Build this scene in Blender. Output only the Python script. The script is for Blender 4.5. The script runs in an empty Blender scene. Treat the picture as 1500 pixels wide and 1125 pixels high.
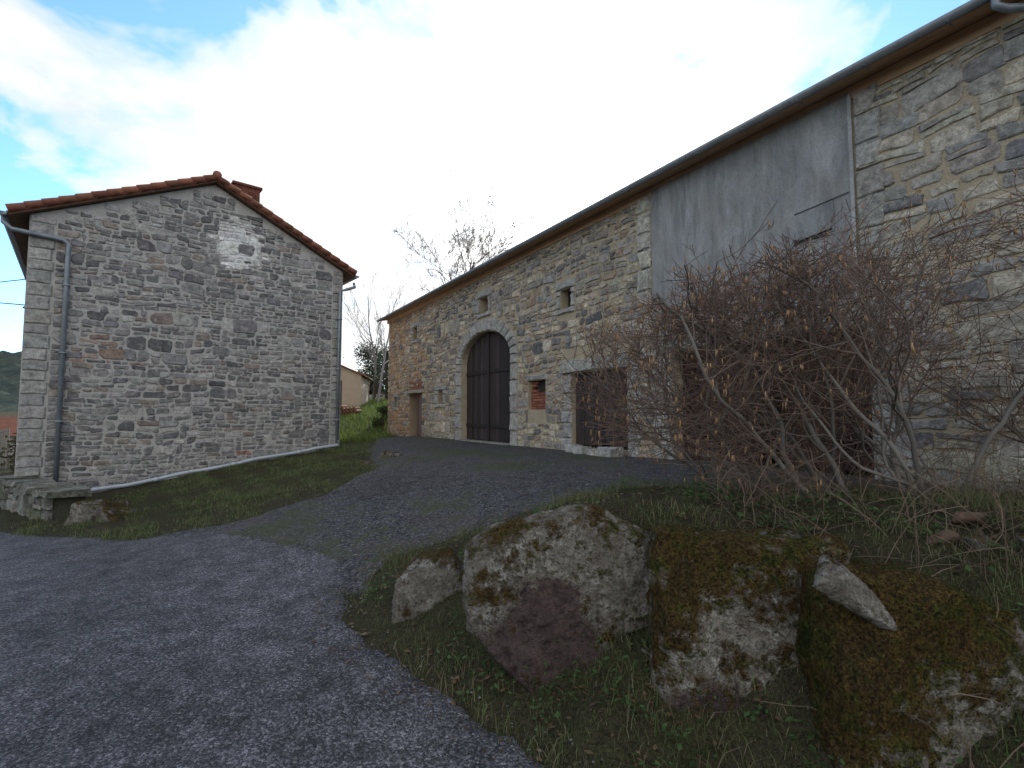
import bpy, bmesh, math, random
import numpy as np
from mathutils import Vector, Matrix, noise as mnoise
R=random.Random(7)
NP=np.random.default_rng(5)
scene=bpy.context.scene
EYE=1.65
# ---------------------------------------------------------------- node helpers
class NT:
    def __init__(s,mat):
        mat.use_nodes=True; s.t=mat.node_tree; s.t.nodes.clear()
    def n(s,typ,**kw):
        nd=s.t.nodes.new(typ)
        for k,v in kw.items():
            if k=='inp':
                for a,b in v.items():
                    if isinstance(b,bpy.types.NodeSocket): s.t.links.new(b,nd.inputs[a])
                    else: nd.inputs[a].default_value=b
            else: setattr(nd,k,v)
        return nd
    def l(s,a,b): s.t.links.new(a,b)
    def noise(s,vec,scale,detail=4,rough=.6,dist=0):
        return s.n('ShaderNodeTexNoise',inp={'Vector':vec,'Scale':scale,'Detail':min(detail,5),'Roughness':rough,'Distortion':dist}).outputs['Fac']
    def ramp(s,fac,stops,interp='LINEAR'):
        nd=s.n('ShaderNodeValToRGB'); s.l(fac,nd.inputs[0]); cr=nd.color_ramp; cr.interpolation=interp
        while len(cr.elements)<len(stops): cr.elements.new(.5)
        for e,(p,c) in zip(cr.elements,stops):
            e.position=p; e.color=(c,c,c,1) if isinstance(c,(int,float)) else (*c,1)
        return nd.outputs[0]
    def mix(s,f,a,b,mode='MIX'):
        nd=s.n('ShaderNodeMix',data_type='RGBA',blend_type=mode)
        for i,v in ((0,f),(6,a),(7,b)):
            if isinstance(v,bpy.types.NodeSocket): s.l(v,nd.inputs[i])
            else: nd.inputs[i].default_value=v if isinstance(v,(int,float)) else (*v,1)
        return nd.outputs[2]
    def math(s,op,a,b=0.,c=0.,clamp=False):
        nd=s.n('ShaderNodeMath',operation=op,use_clamp=clamp)
        for i,v in enumerate((a,b,c)):
            if isinstance(v,bpy.types.NodeSocket): s.l(v,nd.inputs[i])
            else: nd.inputs[i].default_value=v
        return nd.outputs[0]
    def coord(s,which='Object',scale=(1,1,1)):
        tc=s.n('ShaderNodeTexCoord').outputs[which]
        if scale!=(1,1,1):
            mp=s.n('ShaderNodeMapping'); s.l(tc,mp.inputs[0]); mp.inputs['Scale'].default_value=scale; return mp.outputs[0]
        return tc
    def finish(s,col,rough=.85,height=None,bstr=.5,bdist=.02,metal=0,spec=.3,height2=None,b2=.5,d2=.01):
        p=s.n('ShaderNodeBsdfPrincipled'); o=s.n('ShaderNodeOutputMaterial')
        for k,v in (('Base Color',col),('Roughness',rough),('Metallic',metal),('Specular IOR Level',spec)):
            if isinstance(v,bpy.types.NodeSocket): s.l(v,p.inputs[k])
            elif isinstance(v,tuple): p.inputs[k].default_value=(*v,1)
            else: p.inputs[k].default_value=v
        nrm=None
        for h,st,d in ((height,bstr,bdist),(height2,b2,d2)):
            if h is None: continue
            b=s.n('ShaderNodeBump'); s.l(h,b.inputs['Height']); b.inputs['Strength'].default_value=st; b.inputs['Distance'].default_value=d
            if nrm: s.l(nrm,b.inputs['Normal'])
            nrm=b.outputs[0]
        if nrm: s.l(nrm,p.inputs['Normal'])
        s.l(p.outputs[0],o.inputs[0]); return p
def newmat(name):
    m=bpy.data.materials.new(name); return m,NT(m)

def mat_stone(name='rubble_stone',lich=.35,k=1.15):
    m,t=newmat(name); c=t.coord()
    a=t.n('ShaderNodeAttribute',attribute_name='Col').outputs['Color']
    n1=t.noise(c,8,5,.72); n2=t.noise(c,40,3,.7)
    f=t.ramp(n1,[(.3,.42*k),(.7,1.5*k)])
    col=t.mix(1,a,f,'MULTIPLY')
    col=t.mix(t.ramp(n2,[(.4,0),(.72,.6)]),col,(.075,.07,.065))
    col=t.mix(t.ramp(t.noise(c,5,5,.78),[(.54,0),(.62,lich)]),col,(.50,.475,.42))
    t.finish(col,.9,n1,1,.035,height2=n2,b2=.7,d2=.01)
    return m
def mat_mortar(name,base,dark,patch=None,orange=False):
    m,t=newmat(name); c=t.coord()
    n1=t.noise(c,3.5,5,.7); n2=t.noise(c,40,3,.7)
    col=t.mix(t.ramp(n1,[(.3,0),(.7,1)]),base,dark)
    col=t.mix(t.ramp(n2,[(.35,0),(.8,.6)]),col,tuple(x*.4 for x in dark))
    if orange:
        sx=t.n('ShaderNodeSeparateXYZ'); t.l(c,sx.inputs[0])
        f=t.math('SUBTRACT',1.,t.math('DIVIDE',t.math('ADD',sx.outputs[0],t.math('MULTIPLY',n1,3)),6.5),clamp=True)
        col=t.mix(f,col,(.38,.22,.12))
    if patch:
        d=t.n('ShaderNodeVectorMath',operation='DISTANCE'); 
        mp=t.n('ShaderNodeMapping'); t.l(c,mp.inputs[0]); mp.inputs['Scale'].default_value=(1.15,1,.85)
        t.l(mp.outputs[0],d.inputs[0]); d.inputs[1].default_value=(patch[0]*1.15,0,patch[1]*.85)
        f=t.math('ADD',d.outputs['Value'],t.math('MULTIPLY',n1,.7))
        col=t.mix(t.ramp(f,[(.85,1),(1,0)]),col,(.72,.70,.67))
    t.finish(col,.95,n2,.9,.02,height2=n1,b2=.5,d2=.04)
    return m
def mat_simple(name,col,col2,scale=(8,8,8),rough=.7,bump=.3,metal=0,attr=False,spec=.3,bd=.01):
    m,t=newmat(name); c=t.coord('Object',scale)
    n=t.noise(c,1,5,.65)
    cc=t.mix(t.ramp(n,[(.3,0),(.7,1)]),col,col2)
    if attr:
        a=t.n('ShaderNodeAttribute',attribute_name='Col').outputs['Color']; cc=t.mix(1,cc,a,'MULTIPLY')
    t.finish(cc,rough,n,bump,bd,metal,spec); return m
def mat_attr(name,rough=.8,spec=.2,trans=0):
    m,t=newmat(name)
    col=t.n('ShaderNodeAttribute',attribute_name='Col').outputs['Color']
    p=t.finish(col,rough,spec=spec)
    if trans:
        tr=t.n('ShaderNodeBsdfTranslucent'); t.l(col,tr.inputs[0]); ms=t.n('ShaderNodeMixShader'); ms.inputs[0].default_value=trans
        o=[n for n in t.t.nodes if n.type=='OUTPUT_MATERIAL'][0]
        t.l(p.outputs[0],ms.inputs[1]); t.l(tr.outputs[0],ms.inputs[2]); t.l(ms.outputs[0],o.inputs[0])
    return m
def mat_boulder(name,moss,mosstop,stain,lowpale=0,tone=1.):
    m,t=newmat(name); c=t.coord()
    n1=t.noise(c,2.4,5,.7,.3); n2=t.noise(c,11,5,.75); n3=t.noise(c,60,3,.7); n4=t.noise(c,5,5,.75,.5)
    T=lambda q:tuple(x*tone for x in q)
    col=t.ramp(n2,[(.3,T((.09,.08,.07))),(.45,T((.26,.23,.19))),(.66,T((.44,.40,.34)))])
    col=t.mix(t.ramp(n4,[(.52,0),(.6,.75)]),col,T((.54,.52,.46)))
    col=t.mix(t.ramp(t.noise(c,3.3,5,.7,1.2),[(.46,0),(.62,.85)]),col,T((.15,.12,.09)))
    col=t.mix(t.ramp(n3,[(.48,0),(.70,.8)]),col,(.05,.042,.036))
    d=t.n('ShaderNodeVectorMath',operation='DISTANCE'); t.l(c,d.inputs[0]); d.inputs[1].default_value=stain[:3]
    f=t.math('ADD',t.math('DIVIDE',d.outputs['Value'],stain[3]),t.math('MULTIPLY',t.math('SUBTRACT',n1,.5),2.6))
    f=t.math('ADD',f,t.math('MULTIPLY',t.math('SUBTRACT',n2,.5),.9))
    col=t.mix(t.ramp(f,[(.65,.9),(.95,0)]),col,t.ramp(n2,[(.35,(.025,.015,.016)),(.65,(.10,.065,.06))]))
    g=t.n('ShaderNodeNewGeometry'); sx=t.n('ShaderNodeSeparateXYZ'); t.l(g.outputs['Normal'],sx.inputs[0])
    mf=t.math('ADD',t.math('ADD',n1,t.math('MULTIPLY',t.math('SUBTRACT',n2,.5),.9)),t.math('MULTIPLY',sx.outputs[2],mosstop))
    if lowpale:
        so=t.n('ShaderNodeSeparateXYZ'); t.l(c,so.inputs[0])
        mf=t.math('SUBTRACT',mf,t.math('MULTIPLY',t.math('SUBTRACT',so.outputs[0],so.outputs[2]),lowpale))
    mk=t.ramp(mf,[(1-moss-.05,0),(1-moss+.07,1)])
    mc=t.ramp(t.noise(c,5,5,.75),[(.34,(.05,.065,.015)),(.45,(.17,.16,.035)),(.52,(.24,.145,.045)),(.60,(.17,.105,.042)),(.70,(.085,.11,.022))])
    mc=t.mix(t.ramp(n3,[(.38,.85),(.6,0)]),mc,(.03,.026,.012))
    col=t.mix(mk,col,mc)
    h=t.math('ADD',t.math('MULTIPLY',n2,.6),t.math('MULTIPLY',t.math('MULTIPLY',mk,n3),.6))
    t.finish(col,.95,h,1,.08,height2=n3,b2=.7,d2=.015,spec=.12)
    return m

M_stone=mat_stone(); M_dress=mat_stone('dressed_stone',.25,1.1)
M_mort_b=mat_mortar('barn_mortar',(.50,.415,.295),(.37,.30,.205),orange=True)
M_mort_h=mat_mortar('house_mortar',(.56,.53,.49),(.40,.375,.345),patch=(4.66,7.75))
M_mort_l=mat_mortar('wall_mortar',(.10,.095,.075),(.06,.06,.04))
M_wood=mat_simple('dark_door_wood',(.022,.015,.014),(.045,.034,.033),(14,14,1.1),.8,.6,attr=True)
M_redwood=mat_simple('red_brown_door',(.022,.011,.010),(.040,.021,.018),(10,10,1),.8,.5,attr=True)
M_zinc=mat_simple('zinc_gutter',(.16,.18,.20),(.26,.28,.30),(6,6,6),.45,.1,metal=.3)
M_pvc=mat_simple('grey_pvc_pipe',(.36,.39,.43),(.46,.49,.53),(5,5,5),.45,.05)
M_soffit=mat_simple('eaves_timber',(.56,.37,.23),(.36,.22,.13),(2,12,12),.85,.4)
M_tile=mat_simple('clay_tile',(.27,.10,.055),(.14,.06,.04),(5,5,5),.85,.5,attr=True)
M_brick=mat_simple('old_brick',(.30,.115,.07),(.20,.08,.055),(12,12,12),.9,.5,attr=True)
M_black=mat_simple('iron_and_recess_dark',(.02,.02,.022),(.04,.035,.03),(9,9,9),.6,.2)  # iron parts, and the painted darkness inside recesses
M_bark=mat_attr('bush_bark',.9); M_leaf=mat_attr('grass_blades',.7,.2,.3)

mp,t=newmat('weathered_panel'); c=t.coord('Object'); cs=t.coord('Object',(1.3,1.3,.45)); 
n1=t.noise(cs,1.4,5,.74,.6); n2=t.noise(t.coord('Object',(4.5,4.5,.7)),1,5,.8,.3); n3=t.noise(c,1.3,5,.7); n4=t.noise(c,30,3,.7)
col=t.ramp(n1,[(.3,(.19,.19,.19)),(.5,(.29,.288,.282)),(.68,(.41,.405,.395))])
col=t.mix(t.ramp(n2,[(.36,.65),(.50,0)]),col,(.15,.15,.148)); col=t.mix(t.ramp(n3,[(.48,0),(.66,.6)]),col,(.25,.23,.20))
col=t.mix(t.ramp(n4,[(.45,0),(.75,.5)]),col,(.12,.12,.12))
a=t.n('ShaderNodeAttribute',attribute_name='Col').outputs['Color']; col=t.mix(1,col,a,'MULTIPLY')
t.finish(col,.92,n4,.6,.012,height2=n3,b2=.3,d2=.04); M_panel=mp

# ---------------------------------------------------------------- mesh builder
class MB:
    def __init__(s): s.v=[]; s.f=[]; s.c=[]; s.m=[]
    def add(s,vs,fs,col=(1,1,1),mat=0):
        o=len(s.v); s.v.extend(vs); s.c.extend([col]*len(vs))
        for f in fs: s.f.append([o+i for i in f]); s.m.append(mat)
    def box(s,x0,x1,y0,y1,z0,z1,col=(1,1,1),mat=0,j=0):
        q=lambda: R.uniform(-j,j) if j else 0
        vs=[(x+q(),y+q(),z+q()) for x,y,z in ((x0,y0,z0),(x1,y0,z0),(x1,y1,z0),(x0,y1,z0),(x0,y0,z1),(x1,y0,z1),(x1,y1,z1),(x0,y1,z1))]
        s.add(vs,[(0,3,2,1),(4,5,6,7),(0,1,5,4),(1,2,6,5),(2,3,7,6),(3,0,4,7)],col,mat)
    def tube(s,pts,rad,sides=6,col=(1,1,1),mat=0,cap=True):
        pts=[Vector(p) for p in pts]; n=len(pts)
        if not isinstance(rad,(list,tuple)): rad=[rad]*n
        vs=[];u=None
        for i,p in enumerate(pts):
            d=(pts[min(i+1,n-1)]-pts[max(i-1,0)]); 
            if d.length<1e-6: d=Vector((0,0,1))
            d.normalize()
            if u is None: u=d.orthogonal().normalized()
            else:
                u=u-d*u.dot(d)
                u=u.normalized() if u.length>1e-5 else d.orthogonal().normalized()
            w=d.cross(u)
            for k in range(sides):
                a=2*math.pi*k/sides; vs.append(tuple(p+(u*math.cos(a)+w*math.sin(a))*rad[i]))
        fs=[]
        for i in range(n-1):
            for k in range(sides):
                k2=(k+1)%sides; fs.append((i*sides+k,i*sides+k2,(i+1)*sides+k2,(i+1)*sides+k))
        if cap: fs.append(tuple(range(sides))[::-1]); fs.append(tuple((n-1)*sides+k for k in range(sides)))
        s.add(vs,fs,col,mat)
    def build(s,name,mats,parent=None,smooth=False,loc=None,rot=None):
        me=bpy.data.meshes.new(name); me.from_pydata(s.v,[],s.f)
        for m in mats: me.materials.append(m)
        me.polygons.foreach_set('material_index',s.m)
        ca=me.color_attributes.new(name='Col',type='FLOAT_COLOR',domain='POINT')
        arr=np.ones((len(s.v),4),dtype=np.float32); arr[:,:3]=np.array(s.c,dtype=np.float32); ca.data.foreach_set('color',arr.ravel())
        if smooth: me.polygons.foreach_set('use_smooth',[True]*len(s.f))
        me.update(); ob=bpy.data.objects.new(name,me); scene.collection.objects.link(ob)
        if parent: ob.parent=parent
        if loc: ob.location=loc
        if rot: ob.rotation_euler=rot
        return ob
def empty(name,loc,rotz=0):
    e=bpy.data.objects.new(name,None); scene.collection.objects.link(e); e.location=loc; e.rotation_euler=(0,0,rotz); e.empty_display_size=.5; return e

def rough_quad(q,cut,jit):
    out=[];n=len(q)
    for i in range(n):
        p=Vector(q[i]); a=Vector(q[i-1]); b=Vector(q[(i+1)%n])
        la=(a-p).length; lb=(b-p).length
        if la<1e-4 or lb<1e-4: continue
        ca=min(cut*R.uniform(.2,1.7),la*.38); cb=min(cut*R.uniform(.2,1.7),lb*.38)
        out.append(p+(a-p)/la*ca); out.append(p+(b-p)/lb*cb)
        if lb>.16:
            mid=p.lerp(b,R.uniform(.4,.6)); out.append(mid+Vector((R.uniform(-jit,jit),R.uniform(-jit,jit))))
    return out
def stone(mb,q,depth,col,cut=.035,jit=.012,gap=.015,mat=0,y0=.012):
    pts=rough_quad(q,cut,jit)
    n=len(pts); c=sum(pts,Vector((0,0)))/n
    def inset(d): return [p+(c-p).normalized()*min(d*1.25,(c-p).length*.6) for p in pts]
    r0=inset(gap); r1=inset(gap+depth*.25); r2=inset(gap+depth*.25+min(.02,depth))
    tx,tz=R.uniform(-.06,.06),R.uniform(-.08,.08)
    vs=[(p.x,y0,p.y) for p in r0]+[(p.x,-depth*.6,p.y) for p in r1]
    vs+=[(p.x,-depth+(p.x-c.x)*tx+(p.y-c.y)*tz,p.y) for p in r2]
    fs=[]
    for k in range(2):
        for i in range(n): j=(i+1)%n; fs.append((k*n+i,k*n+j,(k+1)*n+j,(k+1)*n+i))
    fs.append(tuple(range(2*n,3*n)))
    mb.add(vs,fs,col,mat)
def jc(c,a=.12):
    f=1+R.uniform(-a,a)*1.6; return tuple(max(.01,x*f*(1+R.uniform(-.03,.03))) for x in c)
def rubble(mb,z0,z1,free,rh,sw,colf,depth=(.015,.04),gap=.016,warp=.035,seed=0,split=.3,seg=1.6,cutf=.26):
    """laid in panels of uneven width so the courses do not run right across"""
    def wz(x,z): return z+warp*mnoise.noise(Vector((x*.9+seed,z*.8,seed)))*2
    z=z0
    while z<z1-.05:
        H0=R.uniform(rh[0]*2.2,rh[1]*2.2); H0=min(H0,z1-z)
        if z1-z-H0<rh[0]: H0=z1-z
        for a,b in free(z+H0*.5,z,z+H0):
            x=a
            while x<b-.03:
                bw=R.uniform(.5,seg)
                if x+bw>b-.35: bw=b-x
                r=R.random(); n=2 if r<.55 else (3 if r<.85 else 1)
                if H0<rh[0]*1.6: n=1
                cuts=[0]+sorted([(i+1)/n+R.uniform(-.12,.12)/n*1.6 for i in range(n-1)])+[1]
                for ci in range(n):
                    p0=z+H0*cuts[ci];p1=z+H0*cuts[ci+1]; hh=p1-p0
                    xa=x
                    while xa<x+bw-.02:
                        w=R.uniform(*sw)*(.6+.6*min(1.6,hh/rh[1])); 
                        if xa+w>x+bw-sw[0]*.6: w=x+bw-xa
                        xb=xa+w
                        parts=[(p0,p1)]
                        if R.random()<split and hh>rh[0]*1.5: m=R.uniform(.35,.65); parts=[(p0,p0+hh*m),(p0+hh*m,p1)]
                        for q0,q1 in parts:
                            s=min(.04,(q1-q0)*.22); J=lambda: R.uniform(-s,s)
                            e0=0 if xa<=a+1e-6 else 1; e1=0 if xb>=b-1e-6 else 1
                            q=[(xa+J()*e0,wz(xa,q0)+J()),(xb+J()*e1,wz(xb,q0)+J()),(xb+J()*e1,wz(xb,q1)+J()),(xa+J()*e0,wz(xa,q1)+J())]
                            stone(mb,q,R.uniform(*depth),colf((xa+xb)/2,(q0+q1)/2),cut=cutf*(q1-q0),gap=gap*R.uniform(.4,1.6))
                        xa=xb
                x+=bw
        z+=H0
def subtract(iv,blocks):
    for s,e in blocks:
        new=[]
        for a,b in iv:
            if e<=a or s>=b: new.append((a,b)); continue
            if s-a>.05: new.append((a,s))
            if b-e>.05: new.append((e,b))
        iv=new
    return iv
def mesh_box_obj(name,x0,x1,y0,y1,z0,z1):
    mb=MB(); mb.box(x0,x1,y0,y1,z0,z1); return mb
def boolean_wall(name,base_mb,cutters,mat,parent):
    ob=base_mb.build(name,[mat],parent)
    bpy.context.view_layer.update()
    for i,cm in enumerate(cutters):
        co=cm.build('cut',[mat],parent)
        md=ob.modifiers.new('b','BOOLEAN'); md.object=co; md.operation='DIFFERENCE'; md.solver='EXACT'
        bpy.context.view_layer.update()
        dg=bpy.context.evaluated_depsgraph_get(); me=bpy.data.meshes.new_from_object(ob.evaluated_get(dg))
        ob.modifiers.clear(); ob.data=me
        bpy.data.objects.remove(co)
    return ob
# ---------------------------------------------------------------- terrain
CP=np.array([(0,0,0),(-3,1,0),(-1,3,0),(-2,4.5,.03),(2,-2,0),(-5,-3,-.02),(-6,4,-.1),(-4,6.5,0),(-9,8,-.35),(-13,12.5,-.65),(-20,19,-.9),(-30,28,-1.2),(-15,5,-.5),(-12,-3,-.2),(8,-6,.05),
(.3,2.6,.0),(-.5,3.45,.04),(.2,3.0,.04),(1.1,2.5,.0),(1.6,2.25,.0),(2,2.0,.0),(3,1.1,.05),(4.5,.2,.1),
(.35,3.85,.84),(1.2,3.45,.88),(2.2,3.05,.88),(3.2,2.4,.9),(4.8,1.6,.92),
(-.2,4.7,.45),(-.9,4.6,.2),(-1.36,5.46,.15),(-.16,5.9,.45),(.95,5.5,.76),(-1.4,7,.33),(-3.5,8.5,.2),(-3,10.8,.48),(-1.5,10.5,.6),(-1,14,.74),(1.4,8.25,.775),(3.1,5.9,.83),(2,4.3,.92),(4,4,.92),(6,3,.9),
(-6.1,25.3,.8),(-.85,16.7,.775),(2.5,11.2,.775),(5,7.1,.775),(7,3.9,.8),(9.5,9,.8),(3,22,.9),
(-11.8,12.25,-.48),(-8.8,14.8,.05),(-5.72,17.4,.6),(-4.4,7.8,.0),(-5.6,7.6,-.12),(-7.8,10.4,-.2),(-13,18,-.5),(-10,20,.2),
(-6,21,.72),(-6.2,26,1.0),(-8,30,1.7),(-10,36,2.4),(-15,50,3.6),(0,38,2.5),(-25,45,1.2),(15,40,2.5),(-40,42,-1),(20,10,1),(20,-10,.5),(-30,-20,-.6),(0,-25,0),(30,30,2.5),(-20,60,3.6),(40,0,1),(-45,10,-1.2)],float)
def tps_k(r2): return np.where(r2>1e-12,r2*np.log(np.maximum(r2,1e-12))*.5,0)
_n=len(CP); _d=((CP[:,None,:2]-CP[None,:,:2])**2).sum(-1); _A=np.zeros((_n+3,_n+3)); _A[:_n,:_n]=tps_k(_d)+np.eye(_n)*.03
_A[:_n,_n]=1;_A[:_n,_n+1:]=CP[:,:2];_A[_n,:_n]=1;_A[_n+1:,:_n]=CP[:,:2].T
_W=np.linalg.solve(_A,np.concatenate([CP[:,2],[0,0,0]]))
def H(x,y):
    x=np.atleast_1d(np.asarray(x,float)); y=np.atleast_1d(np.asarray(y,float)); sh=x.shape; xf=x.ravel(); yf=y.ravel(); out=np.zeros(len(xf))
    for i in range(0,len(xf),20000):
        a=xf[i:i+20000]; b=yf[i:i+20000]
        d=(a[:,None]-CP[None,:,0])**2+(b[:,None]-CP[None,:,1])**2
        out[i:i+20000]=tps_k(d)@_W[:_n]+_W[_n]+_W[_n+1]*a+_W[_n+2]*b
    r=np.hypot(xf,yf-10); w=np.clip((r-45)/35,0,1); w=w*w*(3-2*w)
    far=2*np.sin(xf/90+1)*np.cos(yf/110)*np.clip(r/200,0,1)*3
    out=out*(1-w)+far*w
    return out.reshape(sh)
def h1(x,y): return float(H([x],[y])[0])
def sdf(poly,X,Y):
    P=np.array(poly); d=np.full(X.shape,1e9); ins=np.zeros(X.shape,bool)
    for i in range(len(P)):
        a=P[i]; b=P[(i+1)%len(P)]; e=b-a
        tt=np.clip(((X-a[0])*e[0]+(Y-a[1])*e[1])/(e@e),0,1)
        d=np.minimum(d,np.hypot(X-a[0]-tt*e[0],Y-a[1]-tt*e[1]))
        cond=((a[1]>Y)!=(b[1]>Y)); 
        with np.errstate(divide='ignore',invalid='ignore'):
            xi=a[0]+(Y-a[1])*e[0]/(e[1] if e[1]!=0 else 1e-9)
        ins^=cond&(X<xi)
    return np.where(ins,-d,d)
def wob(X,Y): return .035*np.sin(X*4.1+Y*2.3)+.02*np.sin(X*9.3-Y*7.7+1)+.05*np.sin(X*1.7-Y*1.3+2)
ROAD=[(4,-.7),(1.5,1.3),(.25,2.5),(-.19,2.92),(-.55,3.3),(-1.2,3.95),(-1.55,4.73),(-1.9,5.6),(-3,6.6),(-4.4,7.4),(-5.6,7.5),(-7.2,8.1),(-9.1,9.1),(-12.5,11.9),(-18,18),(-42,40),(-46,36),(-22,14),(-15,6),(-12,-2),(-11,-9),(6,-9)]
DRIVE=[(-1.3,4.6),(-1.36,5.46),(-.5,5.8),(.2,5.95),(.95,5.6),(2,5.75),(3.1,5.9),(4.5,5.2),(7,3.4),(7.5,3.6),(-5.6,25.0),(-5.4,21),(-5.1,18.7),(-4,14.5),(-3.1,11.2),(-3.3,8.9),(-4.4,7.9),(-5.6,7.5),(-4,6.5),(-2.2,4.6)]
def sd_road(X,Y): return sdf(ROAD,X,Y)+wob(X,Y)
def sd_drive(X,Y): return sdf(DRIVE,X,Y)+wob(X,Y)*1.6
def lump(X,Y):
    m=np.clip((np.minimum(sd_road(X,Y),sd_drive(X,Y))-.08)/.3,0,1)*np.clip((25-np.hypot(X,Y))/10,0,1)
    return m*(.022*np.sin(X*6.1+1.7*np.sin(Y*4.3))+.022*np.sin(Y*7.3+1.5*np.sin(X*5.1))+.012*np.sin(X*17+Y*5)*np.sin(Y*15-X*4)+.012)
def HL(X,Y): return H(X,Y)+lump(X,Y)
def grid_mesh(name,xs,ys,mat,off=0,keep=None):
    X,Y=np.meshgrid(xs,ys); nx,ny=len(xs),len(ys)
    idx=np.arange(nx*ny).reshape(ny,nx)
    F=np.stack([idx[:-1,:-1],idx[:-1,1:],idx[1:,1:],idx[1:,:-1]],-1).reshape(-1,4)
    X=X.ravel().copy();Y=Y.ravel().copy()
    if keep:
        s=keep(X,Y); m=(s[F]<0).any(1); F=F[m]
        u,inv=np.unique(F,return_inverse=True); X=X[u];Y=Y[u];F=inv.reshape(-1,4)
        for _ in range(3):
            s=keep(X,Y); e=.01; gx=(keep(X+e,Y)-s)/e; gy=(keep(X,Y+e)-s)/e; g=np.maximum(gx*gx+gy*gy,.5); mv=s>0
            X=np.where(mv,X-gx*s/g,X);Y=np.where(mv,Y-gy*s/g,Y)
    s=keep(X,Y) if keep else None
    Z=H(X,Y)+off
    if keep is not None: Z=np.where(s>-.01,Z-off-.01,Z)
    else: Z=Z+lump(X,Y)
    me=bpy.data.meshes.new(name); me.from_pydata(np.stack([X,Y,Z],-1).tolist(),[],F.tolist()); me.materials.append(mat)
    me.polygons.foreach_set('use_smooth',[True]*len(F)); me.update()
    ob=bpy.data.objects.new(name,me); scene.collection.objects.link(ob); return ob
mg,t=newmat('grassy_ground'); c=t.coord()
n1=t.noise(c,.8,5,.65);n2=t.noise(c,6,5,.7);n3=t.noise(c,60,3,.7)
col=t.ramp(n2,[(.3,(.04,.032,.02)),(.48,(.06,.06,.027)),(.7,(.085,.10,.034))])
col=t.mix(t.ramp(n1,[(.38,0),(.6,.8)]),col,(.08,.064,.042)); col=t.mix(t.ramp(n3,[(.4,.7),(.62,0)]),col,(.024,.021,.013))
t.finish(col,.95,n3,1,.03,height2=n2,b2=.8,d2=.08,spec=.1); M_ground=mg
def mat_gravel(name,dark,mid,light,moss,scale):
    m,t=newmat(name); c=t.coord()
    v=t.n('ShaderNodeTexVoronoi',inp={'Vector':c,'Scale':scale,'Randomness':1.}); vc=t.n('ShaderNodeSeparateColor'); t.l(v.outputs['Color'],vc.inputs[0])
    col=t.ramp(vc.outputs[0],[(0,dark),(.55,mid),(.9,light),(1,tuple(x*1.6 for x in light))])
    big=t.noise(c,.5,5,.6); med=t.noise(c,4,5,.7)
    col=t.mix(1,col,t.ramp(big,[(.3,.65),(.7,1.35)]),'MULTIPLY'); col=t.mix(1,col,t.ramp(med,[(.3,.6),(.7,1.35)]),'MULTIPLY')
    if moss:
        mk=t.ramp(t.math('ADD',t.noise(c,.5,5,.7),t.math('MULTIPLY',med,.35)),[(.69,0),(.77,.8)])
        col=t.mix(mk,col,t.ramp(t.noise(c,30,3,.7),[(.3,(.025,.03,.012)),(.7,(.065,.075,.024))]))
        col=t.mix(t.ramp(t.noise(c,1.1,5,.7),[(.5,0),(.7,.55)]),col,(.085,.07,.058))
    d=t.ramp(v.outputs['Distance'],[(0,1),(.7,0)])
    t.finish(col,.85,d,.9,.012,height2=med,b2=.6,d2=.05,spec=.25); return m
M_road=mat_gravel('chipseal_road',(.038,.036,.039),(.080,.075,.082),(.165,.155,.165),False,85)
M_drive=mat_gravel('gravel_drive',(.018,.017,.019),(.048,.045,.048),(.125,.118,.12),True,45)
geo=lambda a,b,n: np.geomspace(a,b,n)
xs=np.concatenate([-geo(1800,42,22),np.arange(-40,-14,.6),np.arange(-14,-2.5,.14),np.arange(-2.5,5,.07),np.arange(5,8,.14),np.arange(8,40,.7),geo(42,1800,22)])
ys=np.concatenate([-geo(1200,28,16),np.arange(-26,-2,.8),np.arange(-2,1,.14),np.arange(1,7,.07),np.arange(7,20,.14),np.arange(20,60,.6),geo(62,2200,24)])
grid_mesh('ground',xs,ys,M_ground)
grid_mesh('gravel_driveway',np.arange(-7,8.2,.1),np.arange(3,26,.1),M_drive,.012,sd_drive)
grid_mesh('road',np.arange(-14,6.5,.1),np.arange(-3,14,.1),M_road,.022,lambda X,Y:np.maximum(sd_road(X,Y),-X-13.8))
grid_mesh('road',np.arange(-46,-13.2,.5),np.arange(5,42,.5),M_road,.022,lambda X,Y:np.maximum(sd_road(X,Y),X+13.8))
grid_mesh('road',np.arange(-13,7,.5),np.arange(-9.5,-2.4,.5),M_road,.022,lambda X,Y:np.maximum(sd_road(X,Y),Y+2.95))

# ---------------------------------------------------------------- BARN
BX,BY,BZ=-6.11,25.3,.775
barn=empty('stone_barn',(BX,BY,BZ),math.atan2(-.8531,.5217))
LEN,WH,DEP=27.,5.62,9.
AC,AW,AS,AR=9.93,1.70,2.72,.95
rects=[('w1',3.35,3.9,4.2,4.76,.16),('w2',9.64,10.24,4.3,4.82,.2),('d1',3.05,4.45,0,1.85,.0),('w0',1.0,1.4,1.3,1.75,.1),
 ('w3',6.15,6.65,1.35,1.88,.22),('wb',12.6,13.45,1.06,1.87,.0),('w4',14.15,14.6,3.65,4.15,.16),
 ('d3',14.6,16.56,.12,1.95,.3),('d4',17.8,21.3,0,2.12,.0)]
PAN=(17.35,21.2,2.5,5.62)
def arch_poly(hw,sp,rise,n=16,z0=-.2):
    return [(AC-hw,z0)]+[(AC+hw,z0)]+[(AC+hw*math.cos(a),sp+rise*math.sin(a)) for a in [math.pi*i/n for i in range(n+1)]]
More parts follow.
